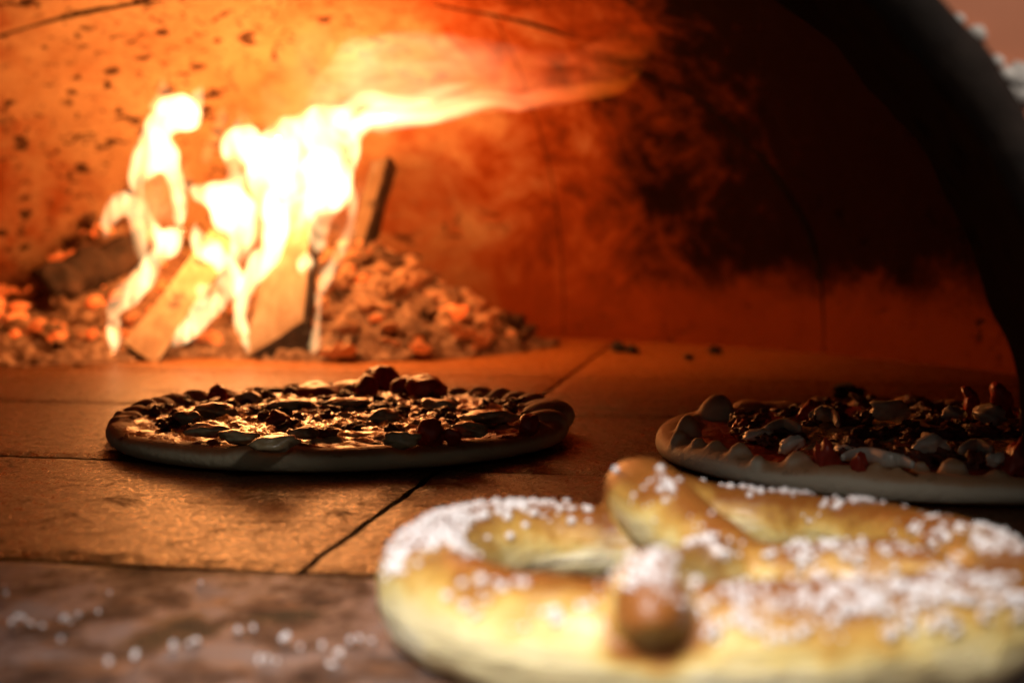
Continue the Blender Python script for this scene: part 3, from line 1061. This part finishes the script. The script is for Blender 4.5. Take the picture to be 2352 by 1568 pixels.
# ---- left pizza
random.seed(5)
C1 = Vector((-0.104, 0.862, 0))
R1, T1 = 0.1405, 0.0128
bumps = []
def rimpos(C, Rr, deg, f=0.93):
    return Vector((C.x + math.cos(R(deg)) * Rr * f, C.y + math.sin(R(deg)) * Rr * f, 0))
for deg, rx, rz in [(2, .017, .011), (12, .014, .009), (22, .012, .0095), (31, .011, .009), (40, .010, .009), (49, .010, .009), (58, .009, .007),
                    (98, .010, .006), (112, .011, .008), (124, .009, .007), (136, .012, .008), (146, .012, .009), (155, .013, .009),
                    (163, .012, .0085), (171, .011, .009), (179, .010, .0075), (187, .010, .006), (-12, .014, .009), (-24, .010, .006)]:
    p = rimpos(C1, R1, deg, 0.90)
    p.z = T1 * 0.86
    bumps.append((p, rx, rz))
for i in range(70):
    deg = random.uniform(-30, 195)
    p = rimpos(C1, R1, deg, random.uniform(0.80, 0.95))
    p.z = T1 * random.uniform(0.85, 1.0)
    bumps.append((p, random.uniform(.003, .0075), random.uniform(.003, .006)))
pz = thing('pizza', 'whole pizza with pale round slices and glossy cheese, in front of the fire', 'pizza', C1, 'pizzas baking on the oven floor')
obj('crust', dough(C1, R1, T1, 0.80, bumps, 0.02, 1.0), M['crust_a'], pz)
obj('sauce', layer(C1, R1 * 0.962, T1 * 0.95 + 0.0008, 0.0026, 0.022, 2.0, 95), M['sauce'], pz)
obj('cheese', layer(C1 + Vector((0.0, -0.004, 0)), R1 * 0.74, T1 * 0.9 + 0.0032, 0.0030, 0.16, 4.0, 105, 0.001), M['cheese'], pz)
TOP = T1 + 0.0045
def on1(X, Y, h=TOP):
    return gp(X, Y, h)
for i, (X, Y, w, tx, ty) in enumerate([(500, 938, 50, .25, .1), (572, 910, 30, .2, 0), (650, 925, 56, .18, -.1), (545, 1008, 46, .2, .1), (628, 1024, 56, .12, -.1),
                             (475, 992, 44, .2, .2), (803, 882, 44, .35, .1), (922, 1012, 40, .2, .1), (1078, 992, 40, .25, -.15), (1122, 962, 60, .15, -.1),
                             (800, 922, 54, .15, .1), (1010, 925, 44, .2, 0), (700, 1000, 36, .1, .2), (880, 950, 40, .2, -.2), (430, 955, 36, .2, .2)]):
    p = on1(X, Y + (8 if Y < 960 else -1), TOP)
    r = w / FPX * p.y
    bm = bmesh.new()
    add_ball(bm, p + Vector((0, 0, 0.0008)), r * 1.02, r * random.uniform(0.6, 0.85), random.uniform(0.0032, 0.0048), 3, 0.42, i * 4.7,
             Matrix.Rotation(random.uniform(-0.5, 0.5), 3, 'Z') @ Matrix.Rotation(random.uniform(-0.16, 0.10), 3, 'X'))
    obj('vegetable_slice', bm, M['veg'], pz)
for i, (X, Y, w, hh) in enumerate([(882, 880, 46, .012), (980, 898, 50, .010), (735, 898, 50, .006), (930, 893, 40, .008), (500, 905, 24, .007), (840, 895, 30, .009),
                          (990, 1000, 36, .009), (1040, 1000, 20, .005), (640, 965, 30, .006), (1215, 975, 26, .006)]):
    p = on1(X, Y + 10, T1 + 0.002)
    r = w / FPX * p.y
    obj('tomato_piece', lump_bm(p + Vector((0, 0, hh * 0.35)), r, hh, i * 2.1, 0.35), M['tomato'], pz)
for i in range(95):
    a, d = random.uniform(0, 6.28), R1 * 0.84 * math.sqrt(random.random())
    p = Vector((C1.x + math.cos(a) * d, C1.y + math.sin(a) * d, TOP - 0.001))
    if abs(p.x - on1(790, 985).x) < 0.050 and abs(p.y - on1(790, 985).y) < 0.055 and random.random() < 0.8:
        continue
    r = random.uniform(0.0025, 0.0065)
    obj('meat_crumble', lump_bm(p, r, random.uniform(0.0018, 0.0035), i * 0.77, 0.85), M['meat'], pz)

# ---- right pizza
random.seed(11)
C2 = Vector((0.228, 0.782, 0))
R2, T2 = 0.148, 0.0135
bumps = []
for (X, Y, w, hh) in [(1646, 962, 46, .016), (1580, 1000, 32, .013), (1603, 1032, 22, .008), (1642, 1040, 26, .008), (1701, 1052, 30, .009), (1740, 1066, 20, .006),
                  (1833, 1072, 36, .009), (2013, 1092, 24, .0085), (2063, 1095, 18, .0075), (2114, 1090, 22, .008), (2188, 1090, 36, .009), (2290, 1100, 30, .006), (1560, 1020, 24, .009)]:
    p = gp(X, Y, T2 * 0.9)
    bumps.append((Vector((p.x, p.y, T2 * 0.85)), w / FPX * p.y, hh))
for deg in range(30, 172, 12):
    p = rimpos(C2, R2, deg, 0.9)
    bumps.append((Vector((p.x, p.y, T2 * 0.8)), random.uniform(.009, .013), random.uniform(.005, .008)))
pz2 = thing('pizza', 'whole pizza with knobbly pale crust, onion strips and dark meat, partly behind the arch', 'pizza', C2, 'pizzas baking on the oven floor')
obj('crust', dough(C2, R2, T2, 0.74, bumps, 0.02, 6.0), M['crust_b'], pz2)
obj('sauce', layer(C2, R2 * 0.895, T2 * 0.84 + 0.001, 0.0018, 0.04, 8.0, 60), M['sauce'], pz2)
obj('cheese', layer(C2, R2 * 0.5, T2 * 0.86 + 0.002, 0.003, 0.3, 9.0, 65, 0.001), M['cheese'], pz2)
for i in range(95):
    a, d = random.uniform(0, 6.28), R2 * 0.78 * math.sqrt(random.random())
    p = Vector((C2.x + math.cos(a) * d, C2.y + math.sin(a) * d, T2 + 0.003))
    r = random.uniform(0.003, 0.009)
    obj('meat_crumble', lump_bm(p, r, random.uniform(0.0018, 0.0040), i * 0.61, 1.15), M['meat'], pz2)
for i, (X, Y, w, hh) in enumerate([(1814, 1030, 32, .008), (2137, 1040, 44, .010), (2044, 958, 44, .013), (2289, 1062, 26, .007), (1740, 1000, 34, .006), (1940, 1035, 34, .005), (2190, 962, 40, .010), (2270, 965, 50, .012), (1890, 960, 34, .009)]):
    p = gp(X, Y + 8, T2 + 0.003)
    bm = bmesh.new()
    add_ball(bm, p + Vector((0, 0, hh * 0.45)), w / FPX * p.y, w / FPX * p.y * 0.6, hh * 0.48, 3, 0.5, i * 3.3, rnd_rot(0.35))
    obj('mozzarella_piece', bm, M['onion'], pz2)
for i, pts in enumerate([[(1935, 1050), (1965, 1044), (2000, 1046), (2040, 1056), (2070, 1058), (2098, 1068)],
                         [(2120, 1000), (2140, 1015), (2160, 1022)], [(1860, 955), (1890, 945), (1915, 955), (1925, 975)],
                         [(1760, 985), (1800, 978), (1840, 985)], [(2205, 1035), (2240, 1025), (2280, 1035)]]):
    P = [gp(X, Y, T2 + 0.0065) for X, Y in pts]
    P = [Vector(q) for q in catmull([tuple(q) for q in P], 5)]
    bm = bmesh.new()
    m_ = len(P)
    add_tube(bm, P, [0.0028 * (0.35 + 0.65 * math.sin(math.pi * (k + 0.5) / m_)) for k in range(m_)], 10, 1.5)
    obj('onion_strip', bm, M['onion'], pz2)
for i, (X, Y, w, hh) in enumerate([(1900, 1058, 26, .008), (2340, 1072, 30, .011), (1862, 952, 22, .008), (1975, 1070, 18, .005), (2235, 948, 22, .012), (2300, 940, 26, .012), (1700, 985, 24, .005)]):
    p = gp(X, Y + 6, T2 + 0.002)
    obj('tomato_piece', lump_bm(p + Vector((0, 0, hh * 0.4)), w / FPX * p.y, hh, i * 1.9, 0.6), M['tomato'], pz2)

# ================================================================== PRETZEL
random.seed(3)
def mat_pretzel():
    k = NT('pretzel_crust')
    n1 = k.noise(30, 5, 0.6, 0.5)
    n2 = k.noise(150, 5, 0.65, 0.3)
    nzv = k.normal_z()
    bake = k.math('ADD', k.math('MULTIPLY', nzv, 0.62), k.math('MULTIPLY', k.math('SUBTRACT', n1, 0.5), 1.15))
    bake = k.math('ADD', bake, k.math('MULTIPLY', k.math('SUBTRACT', n2, 0.5), 0.35))
    bake = k.math('ADD', bake, k.smooth(k.xyz()[1], -0.03, 0.07, 0.05, 0.20))
    # the cut ends of the dough bake darkest
    e1 = k.dist((0.0365 - 0.06, 0.353 - 0.45, 0.024))
    e2 = k.dist((0.0475 - 0.06, 0.520 - 0.45, 0.036))
    bake = k.math('ADD', bake, k.math('MAXIMUM', k.smooth(e1, 0.009, 0.021, 0.75, 0), k.smooth(e2, 0.008, 0.030, 0.38, 0)))
    col = k.ramp(bake, [(0.0, (0.80, 0.69, 0.38)), (0.22, (0.74, 0.57, 0.21)), (0.42, (0.58, 0.33, 0.07)), (0.66, (0.28, 0.095, 0.016))])
    crack = k.noise(30, 4, 0.6, 0.8, k.mapping((0.6, 1.2, 3.2)))
    z = k.xyz()[2]
    pale = k.math('MULTIPLY', k.smooth(crack, 0.52, 0.64), k.smooth(z, 0.010, 0.022, 0.7, 0))
    col = k.mix(pale, col, (0.84, 0.78, 0.56))
    k.color(col).set(Roughness=0.42, Specular_IOR_Level=0.4, Subsurface_Weight=0.12)
    k.b.inputs['Subsurface Radius'].default_value = (0.004, 0.0025, 0.001)
    k.b.inputs['Subsurface Scale'].default_value = 1.0
    wr = k.noise(26, 4, 0.6, 1.2, k.mapping((0.45, 0.8, 4.0)))
    k.bump(k.math('ADD', n2, k.math('ADD', k.math('MULTIPLY', crack, 0.8), k.math('MULTIPLY', wr, 1.4))), 0.6, 0.0022)
    k.set(Coat_Weight=0.25, Coat_Roughness=0.3)
    return k.m
M['pretzel'] = mat_pretzel()
M['salt'] = mat_simple('white_salt', [(0.3, (0.74, 0.69, 0.68)), (0.7, (0.84, 0.80, 0.79))], 200, 0.5, 0.2, 0.0005, 0.4)
belly = [  # x, y, z, radius  (strand from end A round the left loop, the belly, the right loop to end B)
    (0.0362, 0.356, 0.0245, 0.0080), (0.0364, 0.3615, 0.0280, 0.0104), (0.0385, 0.380, 0.0305, 0.0112), (0.0500, 0.412, 0.0230, 0.0115), (0.0640, 0.446, 0.0175, 0.0120),
    (0.0730, 0.474, 0.0130, 0.0125), (0.0680, 0.493, 0.0120, 0.0125), (0.0520, 0.507, 0.0120, 0.0128), (0.0330, 0.513, 0.0128, 0.0135), (0.0100, 0.511, 0.0140, 0.0145),
    (-0.0110, 0.496, 0.0145, 0.0152), (-0.0245, 0.468, 0.0155, 0.0162), (-0.0245, 0.434, 0.0160, 0.0172), (-0.0130, 0.402, 0.0162, 0.0175), (0.0100, 0.384, 0.0160, 0.0172), (0.0420, 0.378, 0.0158, 0.0172),
    (0.0780, 0.379, 0.0160, 0.0176), (0.1100, 0.384, 0.0160, 0.0172), (0.1360, 0.398, 0.0155, 0.0162), (0.1520, 0.425, 0.0150, 0.0156), (0.1540, 0.457, 0.0150, 0.0152), (0.1440, 0.486, 0.0145, 0.0146),
    (0.1280, 0.516, 0.0138, 0.0140), (0.1050, 0.541, 0.0132, 0.0132), (0.0800, 0.551, 0.0138, 0.0130), (0.0580, 0.543, 0.0215, 0.0132), (0.0470, 0.522, 0.0300, 0.0136), (0.0500, 0.499, 0.0305, 0.0138),
    (0.0610, 0.475, 0.0235, 0.0128), (0.0770, 0.454, 0.0165, 0.0118), (0.0980, 0.443, 0.0168, 0.0124), (0.1200, 0.437, 0.0185, 0.0126), (0.1390, 0.431, 0.0185, 0.0100)]
P = catmull(belly, 7)
pts = [Vector(p[:3]) for p in P]
rad = []
for i, p in enumerate(P):
    s = min(i, len(P) - 1 - i)
    rad.append(p[3] * min(1.0, 0.35 + 0.65 * math.sqrt(min(1, s / 7))) * (1 + 0.05 * nz(p[:3], 45, 4)))
bm = bmesh.new()
add_tube(bm, pts, rad, 24)
for v in bm.verts:
    if v.co.z < 0.0008:
        v.co.z = 0.0008 + (v.co.z - 0.0008) * 0.05
bmesh.ops.recalc_face_normals(bm, faces=bm.faces)
me = fused(bm, 0.0012, 2, 0.5)
PB = Vector((0.06, 0.45, 0.0))
pre = thing('pretzel', 'golden twisted soft pretzel with coarse white salt on the stone sill', 'pretzel', PB)
tree = BVHTree.FromPolygons([v.co.copy() for v in me.vertices], [tuple(p.vertices) for p in me.polygons])
nrm = [v.normal.copy() for v in me.vertices]
for v, q in zip(me.vertices, nrm):
    v.co += q * (0.0009 * nz(v.co, 60) + 0.0012 * nz(v.co, 22, 3) + 0.0004 * nz(v.co, 140, 5))
obj('dough', me, M['pretzel'], pre)
GRAIN = []
for s in range(5):
    b2 = bmesh.new()
    add_ball(b2, (0, 0, 0), 1.0, random.uniform(0.65, 1.0), random.uniform(0.55, 0.9), 1, 0.7, s * 5.1)
    mm = bpy.data.meshes.new('salt_grain')
    b2.to_mesh(mm)
    b2.free()
    for p in mm.polygons:
        p.use_smooth = False
    mm.materials.append(M['salt'])
    GRAIN.append(mm)
spots = []
def salt_on(X, Y, ht, rx, ry, count):
    """sprinkle salt round a spot of the crust"""
    c = gp(X, Y, ht)
    for _ in range(int(count * 0.78)):
        x, y = random.gauss(c.x, rx), random.gauss(c.y, ry)
        hit = tree.ray_cast(Vector((x, y, 0.2)), Vector((0, 0, -1)))
        if hit[0] is None or hit[1].z < 0.3 or hit[0].z < 0.012:
            continue
        r = 0.0006 + 0.0014 * random.random() ** 1.5
        spots.append((hit[0] + hit[1] * r * 0.35, r))
for args in [(960, 1245, .029, .007, .010, 120), (1040, 1195, .029, .008, .008, 120), (1130, 1165, .029, .008, .006, 90), (1240, 1152, .029, .010, .004, 60),
             (905, 1310, .026, .004, .007, 60), (1010, 1280, .029, .008, .008, 60), (1080, 1340, .033, .009, .005, 60), (1260, 1365, .033, .012, .004, 70), (1180, 1400, .031, .012, .003, 16),
             (1490, 1300, .040, .006, .005, 60), (1490, 1345, .037, .006, .003, 20),
             (1740, 1365, .033, .013, .004, 80), (1920, 1355, .033, .014, .004, 120), (2100, 1345, .033, .014, .005, 130), (2270, 1335, .032, .011, .005, 100), (1950, 1400, .031, .025, .003, 36),
             (1730, 1285, .028, .008, .003, 40), (1860, 1252, .029, .010, .003, 60), (1980, 1262, .030, .009, .004, 60),
             (2080, 1200, .029, .009, .006, 90), (2180, 1210, .029, .010, .009, 120), (2280, 1255, .029, .006, .009, 70),
             (1490, 1095, .043, .006, .005, 34), (1580, 1140, .041, .007, .006, 34), (1630, 1190, .038, .005, .006, 16),
             (1690, 1115, .026, .009, .005, 50), (1830, 1122, .027, .012, .005, 70), (1970, 1145, .028, .011, .005, 70)]:
    salt_on(*args)
spots.sort(key=lambda s: s[0].y + 0.02 * random.random() - 6 * s[1])
for (p, r) in spots[:100]:
    o = bpy.data.objects.new('salt_grain', GRAIN[random.randrange(5)])
    COL.objects.link(o)
    o.parent = pre
    o.location = p - PB
    o.scale = (r, r, r)
    o.rotation_euler = (random.random() * 6, random.random() * 6, random.random() * 6)
bm = bmesh.new()
for (p, r) in spots[100:]:
    add_ball(bm, p, r, r * random.uniform(0.75, 1), r * 0.85, 1, 0.4, p.x * 900)
rest = obj('salt_topping', bm, M['salt'], pre)
rest['kind'] = 'stuff'

# loose salt on the sill
random.seed(9)
def loose(X, Y, r, label, group):
    p = gp(X, Y)
    o = bpy.data.objects.new('salt_grain', GRAIN[random.randrange(5)])
    COL.objects.link(o)
    o.location = (p.x, p.y, r * 0.8)
    o.scale = (r * 0.8,) * 3
    o.rotation_euler = (random.random() * 6, random.random() * 6, random.random() * 6)
    tag(o, label, 'salt grain', group)
for (X, Y, r) in [(28, 1428, .0016), (52, 1418, .0018), (70, 1432, .0018), (98, 1436, .0014), (40, 1412, .0012), (148, 1422, .0020), (162, 1426, .0012), (182, 1410, .0015)]:
    loose(X, Y + 8, r, 'white salt grain in the close row at the left end of the sill', 'salt grains at the left end of the sill')
for (X, Y, r) in [(15, 1362, .0014), (10, 1345, .0009)]:
    loose(X, Y + 6, r, 'white salt grain at the very edge of the sill, apart from the row', 'salt grains at the sill edge')
for (X, Y, r) in [(250, 1522, .0018), (312, 1506, .0019), (400, 1486, .0020), (436, 1478, .0015), (452, 1472, .0015)]:
    loose(X, Y + 6, r, 'white salt grain along the dark char streak on the sill', 'salt grains along the char streak')
for (X, Y, r) in [(548, 1447, .0016), (582, 1443, .0015), (655, 1466, .0022), (690, 1484, .0011), (740, 1480, .0013), (778, 1504, .0021), (804, 1472, .0015), (826, 1467, .0017), (852, 1474, .0015), (760, 1526, .0016), (635, 1518, .0012), (596, 1517, .0015), (615, 1516, .0016)]:
    loose(X, Y + 6, r, 'white salt grain scattered on the sill between the char streak and pretzel', 'salt grains scattered before the pretzel')
loose(141, 1474, .0014, 'lone white salt grain in front of the row at the left', None) if False else None
for (X, Y, r, lab) in [(141, 1468, .0015, 'lone white salt grain a little in front of the close row'),
                       (252, 1360, .0011, 'small lone salt grain left of the one near the tile joint'),
                       (461, 1337, .0012, 'lone salt grain close to the tile joint in mid sill'),
                       (226, 1404, .0011, 'faint small salt grain just right of the close row')]:
    loose(X, Y + 6, r, lab, None)
